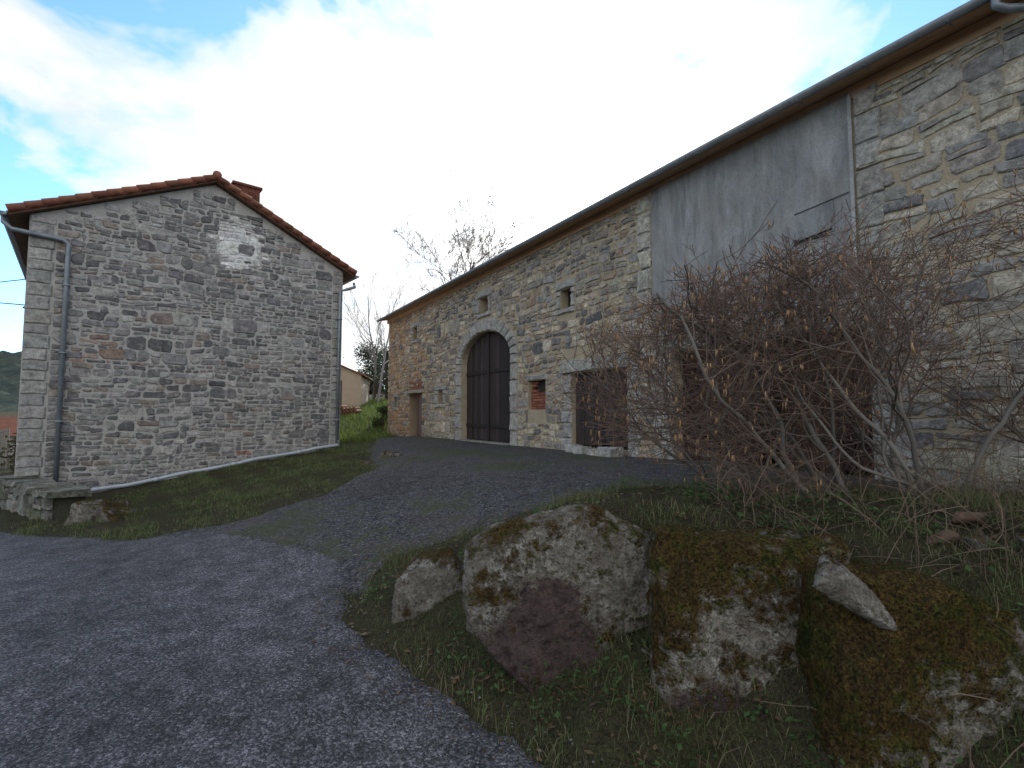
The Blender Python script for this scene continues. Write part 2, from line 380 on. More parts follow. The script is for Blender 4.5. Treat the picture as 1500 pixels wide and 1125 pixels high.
def prism(poly,y0,y1):
    mb=MB(); n=len(poly); mb.add([(x,y0,z) for x,z in poly]+[(x,y1,z) for x,z in poly],[tuple(range(n)),tuple(range(2*n-1,n-1,-1))]+[((i+1)%n,i,n+i,n+(i+1)%n) for i in range(n)]); return mb
base=MB(); base.box(0,LEN,0,DEP,-1,WH)
cut=[mesh_box_obj('i',.6,LEN-.6,.6,DEP-.6,-.9,WH+1),prism(arch_poly(AW,AS,AR),-.3,.8)]
for nm,a,b,z0,z1,fr in rects: cut.append(mesh_box_obj(nm,a,b,-.3,.8,z0 if z0>0 else -.3,z1))
boolean_wall('walls',base,cut,M_mort_b,barn)
RP=.45; rz=WH+RP*DEP/2
for xx in (.0,LEN-.5):
    g=MB(); P=[(0,WH),(DEP,WH),(DEP/2,rz)]
    g.add([(xx,y,z) for y,z in P]+[(xx+.5,y,z) for y,z in P],[(0,2,1),(3,4,5),(0,1,4,3),(1,2,5,4),(2,0,3,5)]); g.build('gable',[M_mort_b],barn)
FR=.42
def free_b(zm,z0,z1,lo=.35,hi=20.9):
    bl=[]
    for nm,a,b,r0,r1,fr in rects:
        e=fr
        if z1>r0-(.12 if r0>.2 else 0) and z0<r1+max(.18,e*.7): bl.append((a-e,b+e))
    if z0<AS+AR+FR:
        zz=max((z0+z1)/2-AS-.08,0); hw=AW+FR; rr=AR+FR
        w=hw*math.sqrt(max(0,1-(zz/rr)**2)); 
        if w>.05: bl.append((AC-w,AC+w))
    if z1>PAN[2]-.3 and z0<PAN[3]: bl.append((PAN[0]-.02,PAN[1]+.02))
    return subtract([(lo,hi)],bl)
palB=[((.42,.355,.26),3),((.33,.295,.25),3),((.26,.245,.23),2.8),((.13,.127,.128),1.8),((.48,.42,.33),2),((.30,.225,.155),1.3),((.21,.18,.15),1.8)]
palU=[((.38,.335,.265),3),((.31,.28,.24),3),((.26,.24,.22),3),((.18,.17,.165),2.2),((.42,.37,.29),2)]
def pick(pal):
    r=R.random()*sum(w for _,w in pal)
    for c_,w in pal:
        r-=w
        if r<=0: return c_
    return pal[0][0]
def colB(x,z):
    if x>20.9: return jc(pick(palU),.10)
    c_=pick(palB)
    if x<5 and R.random()<.75-x*.11: c_=pick([((.40,.24,.13),2),((.33,.19,.11),1),((.42,.32,.22),2)])
    return jc(c_)
mb=MB(); rubble(mb,-.15,WH-.14,free_b,(.12,.24),(.17,.46),colB,depth=(.012,.038),gap=.017,warp=.05,seed=3,split=.15)
rubble(mb,-.15,WH-.14,lambda a,b,c_:free_b(a,b,c_,20.9,LEN),(.13,.30),(.30,.80),colB,depth=(.012,.04),gap=.014,warp=.06,seed=8,split=.22,seg=2.,cutf=.18)
z=-.1
while z<WH-.1:
    stone(mb,[(0.0,z),(.36,z),(.36,z+.3),(0,z+.3)],.04,jc((.36,.26,.17)),.02,.006,.01); z+=.3
mb.build('rubble_stones',[M_stone],barn)
mb=MB(); G=(.35,.335,.305)
def jambs(a,b,z0,z1,w,lint=.3,sill=True,depth=.05,base=0):
    z=z0
    k=0
    while z<z1-.01:
        h=min(R.uniform(.28,.45),z1-z); 
        if z1-(z+h)<.12: h=z1-z
        for side in (0,1):
            ww=w*(1.0 if (k+side)%2 else 1.35) if w>.2 else w
            q=[(a-ww,z),(a,z),(a,z+h),(a-ww,z+h)] if side==0 else [(b,z),(b+ww,z),(b+ww,z+h),(b,z+h)]
            stone(mb,q,depth,jc(G,.08),.012,.004,.005)
        z+=h; k+=1
    if lint: stone(mb,[(a-w*1.2,z1),(b+w*1.2,z1),(b+w*1.2,z1+lint),(a-w*1.2,z1+lint)],depth+.01,jc(G,.06),.015,.006,.005)
    if sill: stone(mb,[(a-w,z0-.14),(b+w,z0-.14),(b+w,z0),(a-w,z0)],depth+.02,jc(G,.06),.015,.004,.005)
for nm,a,b,z0,z1,fr in rects:
    if nm in('w1','w2','w3','w4','w0'): jambs(a,b,z0,z1,fr,.22)
    if nm=='d3': jambs(a,b,-.1,z1,.32,.34,False)
    if nm=='d4': jambs(a,b,-.1,z1,.36,0,False)
    if nm=='d1': stone(mb,[(a-.25,z1),(b+.2,z1),(b+.2,z1+.16),(a-.25,z1+.16)],.16,jc((.40,.36,.30)),.01,.004,.004)
    if nm=='wb': stone(mb,[(a-.1,z1),(b+.1,z1),(b+.1,z1+.16),(a-.1,z1+.16)],.04,jc(G),.01,.004,.004)
z=-.1
while z<AS-.02:
    h=min(R.uniform(.35,.55),AS-z)
    if AS-z-h<.15:h=AS-z
    for s_ in (-1,1):
        x0,x1=sorted((AC+s_*AW,AC+s_*(AW+FR))); stone(mb,[(x0,z),(x1,z),(x1,z+h),(x0,z+h)],.05,jc(G,.08),.015,.004,.006)
    z+=h
NV=15
for i in range(NV):
    a0=math.pi*i/NV;a1=math.pi*(i+1)/NV
    pt=lambda a,o:(AC+(AW+o)*math.cos(a),AS+(AR+o)*math.sin(a))
    stone(mb,[pt(a0,0),pt(a0,FR),pt(a1,FR),pt(a1,0)],.055,jc(G,.08),.012,.004,.006)
z=2.1
while z<WH-.1:
    h=R.uniform(.3,.5); h=min(h,WH-.05-z)
    stone(mb,[(PAN[0]-.42+R.uniform(-.1,.08),z),(PAN[0]-.03,z),(PAN[0]-.03,z+h),(PAN[0]-.42,z+h)],.05,jc((.44,.41,.34),.08),.015,.005,.006)
    stone(mb,[(PAN[1]+.03,z),(PAN[1]+.35+R.uniform(-.1,.2),z),(PAN[1]+.4,z+h),(PAN[1]+.03,z+h)],.05,jc((.33,.31,.275),.08),.015,.005,.006)
    z+=h
stone(mb,[(17.35,2.14),(21.5,2.14),(21.5,2.48),(17.35,2.48)],.06,jc((.27,.26,.245)),.01,.006,.005)
mb.build('dressed_surrounds',[M_dress],barn)
def planks(mb,a,b,z0,topf,y,w=.17,col=(1,1,1),gap=.005,th=.03,kr=(.6,1.5)):
    x=a
    while x<b-.01:
        ww=min(w*R.uniform(.8,1.2),b-x); k=R.uniform(*kr); 
        zl=topf(x+gap); zr=topf(x+ww-gap); yy=y+R.uniform(-.006,.006); zb=z0+R.uniform(0,.03)
        vs=[(x+gap,yy,zb),(x+ww-gap,yy,zb),(x+ww-gap,yy,zr),(x+gap,yy,zl)]
        vs+=[(p[0],p[1]+th,p[2]) for p in vs]
        mb.add(vs,[(0,1,2,3),(1,5,6,2),(0,4,5,1),(0,3,7,4),(3,2,6,7)],tuple(c_*k for c_ in col)); x+=ww
mb=MB()
def archtop(x): 
    q=(x-AC)/(AW); return AS+AR*math.sqrt(max(0,1-q*q))+.0
planks(mb,AC-AW,AC-.01,.06,archtop,.22,.2); planks(mb,AC+.01,AC+AW,.06,archtop,.22,.2)
mb.box(AC-.05,AC+.05,.16,.215,.06,AS+AR-.03,(.8,.8,.8))
for zz in (.5,2.3): 
    mb.box(AC-AW+.03,AC-.1,.19,.215,zz,zz+.12,(.7,.7,.7)); mb.box(AC+.1,AC+AW-.03,.19,.215,zz,zz+.12,(.7,.7,.7))
mb.build('arched_door',[M_wood],barn)
mb=MB(); planks(mb,14.6,15.57,.16,lambda x:1.92,.12,.16,gap=.002); planks(mb,15.6,16.56,.2,lambda x:1.94,.10,.16,gap=.002)
mb.build('stable_door',[M_wood],barn)
mb=MB(); planks(mb,3.5,4.45,.03,lambda x:1.83,.15,.15,(4,3.4,3)); mb.build('side_door',[M_wood],barn)
mb=MB(); planks(mb,17.8,19.4,.05,lambda x:2.1,.3,.2,(1,.8,.8)); planks(mb,19.9,21.3,.05,lambda x:2.1,.25,.2,(1.2,.9,.9)); 
for zz in (.5,1.6): mb.box(17.85,19.35,.26,.29,zz,zz+.12,(.8,.8,.8)); mb.box(19.95,21.25,.2,.24,zz,zz+.12,(.8,.8,.8))
mb.build('wide_barn_door',[M_redwood],barn)
mb=MB()
def bricks(a,b,z0,z1,y,rows=.075,w=.22,skip=.0):
    z=z0;k=0
    while z<z1-.02:
        x=a-(w/2 if k%2 else 0)
        while x<b-.01:
            xa=max(a,x);xb=min(b,x+w)
            if xb-xa>.03 and R.random()>skip:
                f=R.uniform(.6,1.25); mb.box(xa+.006,xb-.006,y+R.uniform(-.006,.006),y+.09,z+.006,min(z+rows,z1)-.006,(f,f*R.uniform(.85,1.1),f))
            x+=w
        z+=rows;k+=1
bricks(12.6,13.45,1.07,1.55,.1); bricks(12.6,12.95,1.55,1.87,.12,skip=.1); 
bricks(3.0,4.5,2.03,2.45,-.02,skip=.15)
mb.build('brick_infill',[M_brick],barn)
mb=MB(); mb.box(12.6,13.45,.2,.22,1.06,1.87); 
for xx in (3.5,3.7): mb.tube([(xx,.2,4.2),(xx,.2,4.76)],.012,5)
mb.box(9.64,10.24,.3,.33,4.3,4.82); mb.box(14.15,14.6,.25,.28,3.65,4.15); mb.box(3.35,3.9,.3,.33,4.2,4.76)  # near-black sheets stand in for the shade inside the window openings
mb.box(20.35,20.85,-.052,-.045,3.58,3.62)  # near-black strip stands in for the dark slit under the hatch
mb.tube([(20.35,-.055,3.6),(20.9,-.055,3.66)],.012,5); mb.tube([(20.35,-.05,4.05),(21.15,-.05,4.12)],.007,4)
mb.box(20.33,20.37,-.05,-.03,3.55,3.65)
mb.build('dark_recess_sheets_and_iron',[M_black],barn)
mb=MB(); mb.box(PAN[0],PAN[1],-.03,.03,PAN[2],PAN[3]-.02)
mb.box(20.36,20.93,-.043,-.034,3.62,4.1,(.88,.89,.91)); mb.box(PAN[1]-.03,PAN[1]+.02,-.05,-.031,PAN[2],PAN[3]-.05,(1.35,1.35,1.35))
mb.build('hayloft_panel',[M_panel],barn)
OV=.38; zg=WH+.02
mb=MB(); 
vs=[(-.35,-OV,zg+.04-OV*RP*.3),(LEN+.3,-OV,zg+.04-OV*RP*.3),(LEN+.3,.02,zg+.06),(-.35,.02,zg+.06)]
mb.add(vs+[(p[0],p[1],p[2]+.03) for p in vs],[(0,3,2,1),(0,1,5,4),(4,5,6,7)])
mb.box(-.3,LEN+.3,-.028,.0,WH-.13,WH+.06)
mb.build('eaves_boards',[M_soffit],barn)
def gutter(mb,p0,p1,r=.075,n=9):
    p0=Vector(p0);p1=Vector(p1); d=(p1-p0).normalized(); w=d.cross(Vector((0,0,1))).normalized(); vs=[];
    for p in (p0,p1):
        for i in range(n):
            a=math.pi+math.pi*i/(n-1); vs.append(tuple(p+w*math.cos(a)*r+Vector((0,0,math.sin(a)*r))))
        for i in range(n):
            a=2*math.pi-math.pi*i/(n-1); vs.append(tuple(p+w*math.cos(a)*(r-.006)+Vector((0,0,math.sin(a)*(r-.006)))))
    m=2*n; mb.add(vs,[(i,(i+1)%m,m+(i+1)%m,m+i) for i in range(m)]+[tuple(range(n)),tuple(range(m,m+n))])
mb=MB(); gy=-OV-.08; gz=5.66
gutter(mb,(-.4,gy,gz),(22.9,gy,gz+.01),.075); gutter(mb,(23.0,gy,gz+.02),(LEN+.3,gy,gz+.03),.075)
x=0
while x<LEN: mb.box(x,x+.025,gy-.08,gy+.08,gz-.085,gz-.077); x+=.9
mb.tube([(22.93,gy,gz-.03),(22.93,gy,gz-.16),(23.0,gy+.05,gz-.22),(23.3,-.08,gz-.27),(23.7,-.07,gz-.3),(24.4,-.07,gz-.35),(24.5,-.07,gz-.6),(24.5,-.07,-.2)],.045,10)
mb.build('gutter',[M_zinc],barn,True)
def tile_roof(x0,x1,e,r,mat,name,parent,axis='x',amp=.035,per=.21):
    xs_=np.arange(x0,x1+.001,per/6); nrow=max(2,int(math.hypot(r[0]-e[0],r[1]-e[1])/.36)); mb=MB(); vs=[]
    for j in range(nrow):
        for k in (0,1):
            f=(j+k)/nrow; lift=amp*(1-k)
            for x in xs_:
                y=e[0]+(r[0]-e[0])*f; z=e[1]+(r[1]-e[1])*f+lift+amp*math.cos(2*math.pi*(x-x0)/per)
                vs.append((x,y,z) if axis=='x' else (y,x,z))
    n=len(xs_); fs=[]
    for j in range(2*nrow-1):
        for i in range(n-1): fs.append((j*n+i,j*n+i+1,(j+1)*n+i+1,(j+1)*n+i))
    mb.add(vs,fs)
    tone={}
    for idx,v in enumerate(vs):
        key=(idx//(2*n),int((idx%n)//6)); tone.setdefault(key,R.uniform(.65,1.3)); f=tone[key]; mb.c[idx]=(f,f,f)
    return mb.build(name,[mat],parent)
tile_roof(-.35,LEN+.3,(-OV-.02,zg+.06),(DEP/2,rz+.12),M_tile,'roof_front',barn,amp=.012)
tile_roof(-.35,LEN+.3,(DEP+OV,zg+.06),(DEP/2,rz+.12),M_tile,'roof_back',barn,amp=.03)
mb=MB()
for a in ((15.2,15.5,-.45,-.15,-.03,.17),(15.75,16.15,-.5,-.2,-.03,.14),(16.2,16.6,-.55,-.2,-.03,.2),(14.7,15.1,-.3,-.06,-.05,.2)):
    mb.box(*a,col=(.4,.39,.36),j=.02)
mb.box(AC-AW,AC+AW,-.1,.3,-.2,.05,(.25,.24,.22),j=.01)
mb.build('stone_blocks',[M_dress],barn)

# ---------------------------------------------------------------- HOUSE
house=empty('stone_house',(-11.8,12.25,-1.0),math.atan2(.646,.764))
W,EH,RHT,HD=7.85,7.58,9.50,10.
P=[(0,-.5),(W,-.5),(W,EH),(W/2,RHT),(0,EH)]
mb=prism(P,0,HD); mb.build('walls',[M_mort_h],house)
palH=[((.225,.212,.205),4),((.29,.275,.26),3),((.13,.124,.125),3),((.38,.36,.335),1.8),((.25,.205,.175),1.3),((.18,.172,.172),2.2)]
def colH(x,z):
    c_=pick(palH)
    dx=(x-4.66)/.72; dz=(z-7.8)/.8
    if dx*dx+dz*dz+R.uniform(-.35,.35)<1 and R.random()<.75: c_=(.66,.64,.61)
    dx=(x-5.15)/.3; dz=(z-6.9)/.4
    if dx*dx+dz*dz<1 and R.random()<.6: c_=(.58,.56,.53)
    if abs(x-1.4)<.5 and abs(z-4.3)<.5 and R.random()<.4: c_=(.30,.21,.17)
    if abs(x-5.0)<.22 and abs(z-1.55)<.1: c_=(.28,.12,.08)
    return jc(c_)
def free_h(zm,z0,z1):
    if z1<=EH: a,b=.5,W-.35
    else:
        f=(z1-EH)/(RHT-EH); a,b=W/2*f+.04,W-W/2*f-.04
        if b-a<.3: return []
    return [(a,b)]
mb=MB(); rubble(mb,-.1,RHT-.05,free_h,(.095,.18),(.16,.44),colH,depth=(.010,.034),gap=.014,warp=.04,seed=11,split=.1,seg=1.4,cutf=.24)
z=-.1;k=0
while z<EH-.05:
    h=min(R.uniform(.24,.36),EH-z); w=.5 if k%2 else .46
    stone(mb,[(0,z),(w,z),(w,z+h),(0,z+h)],.04,jc((.34,.325,.30),.1),.02,.006,.008)
    stone(mb,[(W-.34,z),(W,z),(W,z+h),(W-.34,z+h)],.04,jc((.29,.275,.255),.1),.02,.006,.008); z+=h;k+=1
mb.build('rubble_stones',[M_stone],house)
sl=(RHT-EH)/(W/2); OVL=.36; FY=-.22; OVR=.34
tile_roof(FY,HD+.2,(-OVL,EH-OVL*sl+.15),(W/2,RHT+.15),M_tile,'roof_left',house,'y')
tile_roof(FY,HD+.2,(W+OVR,EH-OVR*sl+.15),(W/2,RHT+.15),M_tile,'roof_right',house,'y')
mb=MB()
for (xa,za,xb,zb) in ((-OVL,EH-OVL*sl,W/2,RHT),(W+OVR,EH-OVR*sl,W/2,RHT)):
    vs=[(xa,FY+.02,za+.02),(xb,FY+.02,zb+.02),(xb,FY+.02,zb+.10),(xa,FY+.02,za+.10)]; vs+=[(x,HD+.15,z) for x,y,z in vs]
    mb.add(vs,[(0,1,2,3),(3,2,6,7),(0,4,5,1),(0,3,7,4)])
mb.build('roof_deck',[mat_simple('dark_rafters',(.16,.09,.055),(.08,.05,.035),(6,6,6),.85,.4)],house)
mb=MB()
for (xa,za,xb,zb) in ((-OVL-.03,EH-OVL*sl,W/2,RHT),(W+OVR+.03,EH-OVR*sl,W/2,RHT)):
    L=math.hypot(xb-xa,zb-za); nn=int(L/.33)
    for i in range(nn):
        f0=i/nn;f1=(i+1.25)/nn; f1=min(f1,1.02)
        p0=Vector((xa+(xb-xa)*f0,FY-.0,za+(zb-za)*f0+.165)); p1=Vector((xa+(xb-xa)*f1,FY-.0,za+(zb-za)*f1+.145))
        k=R.uniform(.7,1.35); mb.tube([p0,p1],[.095,.08],10,(k,k*R.uniform(.9,1.1),k))
        k=R.uniform(.5,1.1); mb.tube([p0+Vector((0,.05,-.09)),p1+Vector((0,.05,-.09))],[.045,.04],6,(k,k,k))
for i in range(28):
    y0=FY-.08+i*.37; k=R.uniform(.7,1.3); mb.tube([(W/2,y0,RHT+.20),(W/2,y0+.42,RHT+.18)],[.12,.10],10,(k,k,k))
mb.build('verge_tiles',[M_tile],house,True)
mb=MB(); cx,cy=W/2+1.25,2.0
bz0=RHT-1.0; z=bz0
while z<RHT+.92:
    xa,xb,ya,yb=cx-.4,cx+.4,cy-.25,cy+.25
    x=xa-(.11 if int(z*100)%2 else 0)
    while x<xb-.02:
        x0,x1=max(xa,x),min(xb,x+.22); f=R.uniform(.35,.8)
        if x1-x0>.02: mb.box(x0+.005,x1-.005,ya,yb,z+.005,z+.075,(f,f*.95,f))
        x+=.22
    z+=.08
mb.box(cx-.46,cx+.46,cy-.31,cy+.31,RHT+.92,RHT+1.0,(.5,.5,.5)); mb.box(cx-.39,cx+.39,cy-.24,cy+.24,bz0,RHT+.9,(.3,.3,.3))
mb.build('chimney',[M_brick],house)
mb=MB()
gzl=EH-OVL*sl+.08
gutter(mb,(-OVL-.09,FY,gzl),(-OVL-.09,HD,gzl),.08); gutter(mb,(W+OVR+.08,FY,EH-OVR*sl+.08),(W+OVR+.08,HD,EH-OVR*sl+.08),.08)
mb.tube([(-OVL-.09,.0,gzl-.06),(-OVL-.09,-.02,gzl-.2),(-.3,-.1,gzl-.36),(.62,-.11,gzl-.42),(.74,-.11,gzl-.5),(.74,-.11,gzl-.7),(.74,-.11,.4)],.055,10)
mb.tube([(W+OVR+.08,.05,EH-.3),(W+OVR+.08,-.02,EH-.45),(W+.1,-.1,EH-.6),(W-.13,-.1,EH-.7),(W-.13,-.1,1.75)],.05,10)
for zz in (2.5,4.2,5.9): mb.box(.66,.82,-.17,0,zz,zz+.04); mb.box(W-.21,W-.05,-.16,0,zz,zz+.04)
mb.build('gutters_and_downpipes',[M_zinc],house,True)
def hw(w,off): return (-11.8+.764*w+.646*off,12.25+.646*w-.764*off)
mb=MB(); pts=[]
for i in range(12):
    w=W-.13-i*(W-1.0)/11; o=.18+.5*(i/11)**1.5; x,y=hw(w,o); pts.append((x,y,h1(x,y)+.11+.02*math.sin(i*2)))
x,y=hw(W-.13,.1)
pts=[(x,y,.85),(x,y,.72)]+pts
mb.tube(pts,.05,10)
for i in range(4,len(pts),3):
    a=Vector(pts[i]); b=Vector(pts[i-1]); d=(b-a).normalized()*.06; mb.tube([a-d,a+d],.058,10)
mb.build('ground_pipe',[M_pvc],None,True)

lw=empty('low_stone_wall',(-12.25,12.35,-.95),math.atan2(-2.9,3.9))
mb=MB(); mb.box(0,4.7,0,.5,-.2,1.12); mb.build('core',[M_mort_l],lw)
mb=MB(); palL=[((.15,.14,.12),3),((.10,.095,.08),3),((.20,.185,.155),2),((.07,.075,.04),2)]
rubble(mb,-.1,1.08,lambda a,b,c_:[(0,4.75)],(.15,.26),(.25,.6),lambda x,z:jc(pick(palL)),depth=(.04,.1),gap=.01,seed=21)
x=0
while x<4.7: w=R.uniform(.3,.7); mb.box(x,x+w-.02,-.1,.55,1.06+R.uniform(0,.03),1.08+R.uniform(.05,.16),jc((.13,.125,.095)),j=.045); x+=w
mb.build('stones',[M_stone],lw)

# ---------------------------------------------------------------- boulders
tx1=bpy.data.textures.new('rk1','CLOUDS'); tx1.noise_scale=.38; tx1.noise_depth=3
tx2=bpy.data.textures.new('rk2','VORONOI'); tx2.noise_scale=.30; tx2.distance_metric='DISTANCE'
tx3=bpy.data.textures.new('rk3','CLOUDS'); tx3.noise_scale=.07; tx3.noise_depth=5; tx3.noise_type='HARD_NOISE'
def boulder(name,loc,pts,mat,vox=.024,d1=.13,d2=-.12,rotz=0,d3=.03):
    bm=bmesh.new()
    for p in pts: bm.verts.new(p)
    bmesh.ops.convex_hull(bm,input=bm.verts); 
    for v in [v for v in bm.verts if not v.link_faces]: bm.verts.remove(v)
    me=bpy.data.meshes.new(name); bm.to_mesh(me); bm.free(); me.materials.append(mat)
    ob=bpy.data.objects.new(name,me); scene.collection.objects.link(ob); ob.location=loc; ob.rotation_euler=(0,0,rotz)
    r=ob.modifiers.new('r','REMESH'); r.mode='VOXEL'; r.voxel_size=vox; r.use_smooth_shade=True
    s=ob.modifiers.new('s','SMOOTH'); s.iterations=1; s.factor=.5
    for tx,st in ((tx1,d1),(tx2,d2),(tx3,d3)):
        d=ob.modifiers.new('d','DISPLACE'); d.texture=tx; d.strength=st; d.mid_level=.45; d.texture_coords='GLOBAL'
    return ob
def slabpts(outline,y0,y1,tilt=.0,back=.8,fs=.93):
    P=[]
    cx=sum(p[0] for p in outline)/len(outline); cz=sum(p[1] for p in outline)/len(outline)
    for x,z in outline:
        P.append((x,y0+tilt*z+.06,z)); P.append((cx+(x-cx)*fs,y0+tilt*z-.02+.05*math.sin(x*9+z*5),cz+(z-cz)*fs)); P.append((cx+(x-cx)*back,y1,cz+(z-cz)*back))
    return P
MB2=mat_boulder('boulder_pale',.39,.10,(-.08,-.12,.26,.48),tone=.74)
MB3=mat_boulder('boulder_mossy',.485,.10,(-.2,-.1,.10,.24),.06,tone=.95)
MB4=mat_boulder('boulder_pale_mossy',.43,.18,(0,0,-3,.2),.34,tone=.95)
MB1=mat_boulder('boulder_grey',.38,.22,(0,0,-3,.2),tone=.65)
boulder('boulder',(.27,3.24,0),slabpts([(-.56,.34),(-.15,.0),(.1,-.14),(.64,-.14),(.65,.5),(.62,.93),(.30,1.09),(.06,1.07),(-.42,.96),(-.58,.86)],-.12,.5,.10),MB2,.018,.045,-.05)
boulder('boulder',(1.22,2.93,0),slabpts([(-.46,.2),(-.36,-.15),(.62,-.3),(.72,.4),(.62,.97),(.1,1.02),(-.42,1.02),(-.47,.6)],-.2,.6,.12),MB3,.021,.07,-.08)
boulder('boulder',(1.92,2.48,-.05),slabpts([(-.5,-.2),(.2,-.3),(.44,-.2),(.47,.3),(.44,.78),(.05,.96),(-.4,1.0),(-.5,.5)],-.16,.6,.10),MB4,.020,.07,-.08)
boulder('boulder',(-.66,4.12,.05),slabpts([(-.28,.0),(.3,-.05),(.32,.35),(.2,.56),(-.1,.52),(-.27,.38)],-.14,.3,.1),MB1,.02,.05,-.05)
boulder('boulder',(2.95,1.95,0),slabpts([(-.4,-.2),(.5,-.2),(.5,.55),(.1,.7),(-.35,.55)],-.14,.5,.14),MB3)
boulder('boulder',(3.95,1.35,0),slabpts([(-.4,-.2),(.5,-.2),(.5,.6),(.1,.8),(-.35,.65)],-.14,.5,.14),MB4)
boulder('boulder',(-7.35,9.35,-.4),slabpts([(-.55,-.1),(.5,-.1),(.45,.25),(.1,.5),(-.4,.58)],-.3,.4,.1),MB1,.035)
boulder('boulder',(-3.4,12.2,.5),slabpts([(-.2,-.1),(.2,-.1),(.15,.10),(-.15,.12)],-.1,.15,.1),MB1,.03,.04,.03)
boulder('boulder',(-3.15,13.4,.6),slabpts([(-.35,-.1),(.35,-.1),(.25,.12),(-.2,.15)],-.1,.25,.1),MB1,.03,.04,.03)
sl_=boulder('stone_slab',(1.58,2.40,.84),[(-.24,-.10,-.045),(.22,-.08,-.045),(.25,.09,-.045),(-.17,.10,-.035),(-.22,-.07,.025),(.19,-.09,.025),(.22,.07,.03),(-.17,.09,.02)],mat_boulder('slab_grey',.30,.1,(0,0,-3,.2),tone=.62),.013,.025,-.025,0,.012)
sl_.rotation_euler=(math.radians(48),math.radians(33),.1)
MRED=mat_simple('red_stone',(.14,.075,.05),(.09,.06,.045),(9,9,9),.9,.6)
for i,(x,y,s_) in enumerate(((2.45,3.0,.12),(2.75,3.15,.10),(.75,3.08,.13),(.80,2.95,.10),(2.9,2.7,.2),(2.6,2.9,.1))):
    z_=h1(x,y); P=[(R.uniform(-s_,s_),R.uniform(-s_*.7,s_*.7),R.uniform(-s_*.4,s_*.5)) for _ in range(14)]
    boulder('boulder',(x,y,z_+.03),P,MRED if i in(0,1) else MB1,.015,.03,-.02,0,.01)

# ---------------------------------------------------------------- plants
def grow(mb,p,d,L,r,depth,prm,ends):
    n=max(3,int(L/prm['seg'])); pts=[p.copy()]; rad=[r]; dd=d.copy()
    for i in range(n):
        dd=(dd+Vector((R.gauss(0,1),R.gauss(0,1),R.gauss(0,1)))*prm['wig']+Vector((0,0,prm['up'][min(depth,len(prm['up'])-1)]))).normalized()
        p=p+dd*(L/n)
        if prm.get('env') and not prm['env'](p): break
        pts.append(p.copy()); rad.append(max(prm['rmin'],r*(1-(i+1)/n*prm['taper'])))
    if len(pts)<2: return
    k=R.uniform(.7,1.3); c_=prm['col'][min(depth,len(prm['col'])-1)]; c_=tuple(x*k for x in c_)
    mb.tube(pts,rad,prm['sides'][min(depth,3)],c_,cap=False)
    ends.append((pts[-1],depth))
    if depth>=prm['maxd']: return
    nb=prm['nb'][depth]
    for j in range(nb):
        f=R.uniform(prm['start'][depth],1); idx=f*(len(pts)-1); i0=min(int(idx),len(pts)-2); q=pts[i0].lerp(pts[i0+1],idx-i0)
        ax=(pts[i0+1]-pts[i0]).normalized(); o=ax.orthogonal().normalized(); o.rotate(Matrix.Rotation(R.uniform(0,6.283),3,ax))
        an=math.radians(R.uniform(*prm['ang'])); nd=(ax*math.cos(an)+o*math.sin(an)).normalized()
        grow(mb,q,nd,L*R.uniform(*prm['lr']),max(prm['rmin'],rad[i0]*prm['rr']),depth+1,prm,ends)
def env(p):
    x,y,z=p
    if z<.93 : return False
    if z>2.52+.26*(x-.6)+.14*math.sin(x*7+y*5)+.1*math.sin(x*17): return False
    if y<2.8 or y>6.4: return False
    if x< .42+ .28*abs(y-4.6)+ max(0,1.7-z)*1.3+.25*math.sin(z*9+y*4): return False
    return True
prm=dict(seg=.10,wig=.15,up=[.03,.03,.03,.05],env=env,rmin=.0023,taper=.65,sides=[7,6,4,3],maxd=3,nb=[9,7,5],start=[.22,.15,.15],ang=(25,78),lr=(.36,.64),rr=.55,
 col=[(.17,.155,.135),(.15,.12,.10),(.145,.10,.08),(.155,.10,.075)])
mb=MB(); ends=[]
for bx,by,n in ((2.7,4.5,7),(3.4,4.1,5),(3.9,4.9,6),(4.9,4.2,6),(5.6,3.4,5),(2.1,4.9,6)):
    for i in range(n):
        az=R.uniform(0,6.283)
        if R.random()<.55 and bx<4: az=R.gauss(math.pi,.5)
        el=math.radians(R.uniform(22,66)); d=Vector((math.cos(az)*math.cos(el),math.sin(az)*math.cos(el)*.7,math.sin(el))).normalized()
        grow(mb,Vector((bx+R.uniform(-.25,.25),by+R.uniform(-.2,.2),h1(bx,by)+.02)),d,R.uniform(1.8,3.0),R.uniform(.014,.027),0,prm,ends)
print('bush faces',len(mb.f),'ends',len(ends))
for e,dp in ends:
    if dp>=2 and R.random()<.2:
        for _ in range(R.randint(1,3)):
            L=R.uniform(.025,.06); q=e+Vector((R.gauss(0,.006),R.gauss(0,.006),0)); k=R.uniform(.7,1.3)
            mb.tube([q,q+Vector((0,0,-L*.5)),q+Vector((R.gauss(0,.005),R.gauss(0,.005),-L))],[.002,.0045,.002],4,(.31*k,.19*k,.10*k))
mb.build('hazel_bush',[M_bark],smooth=True)

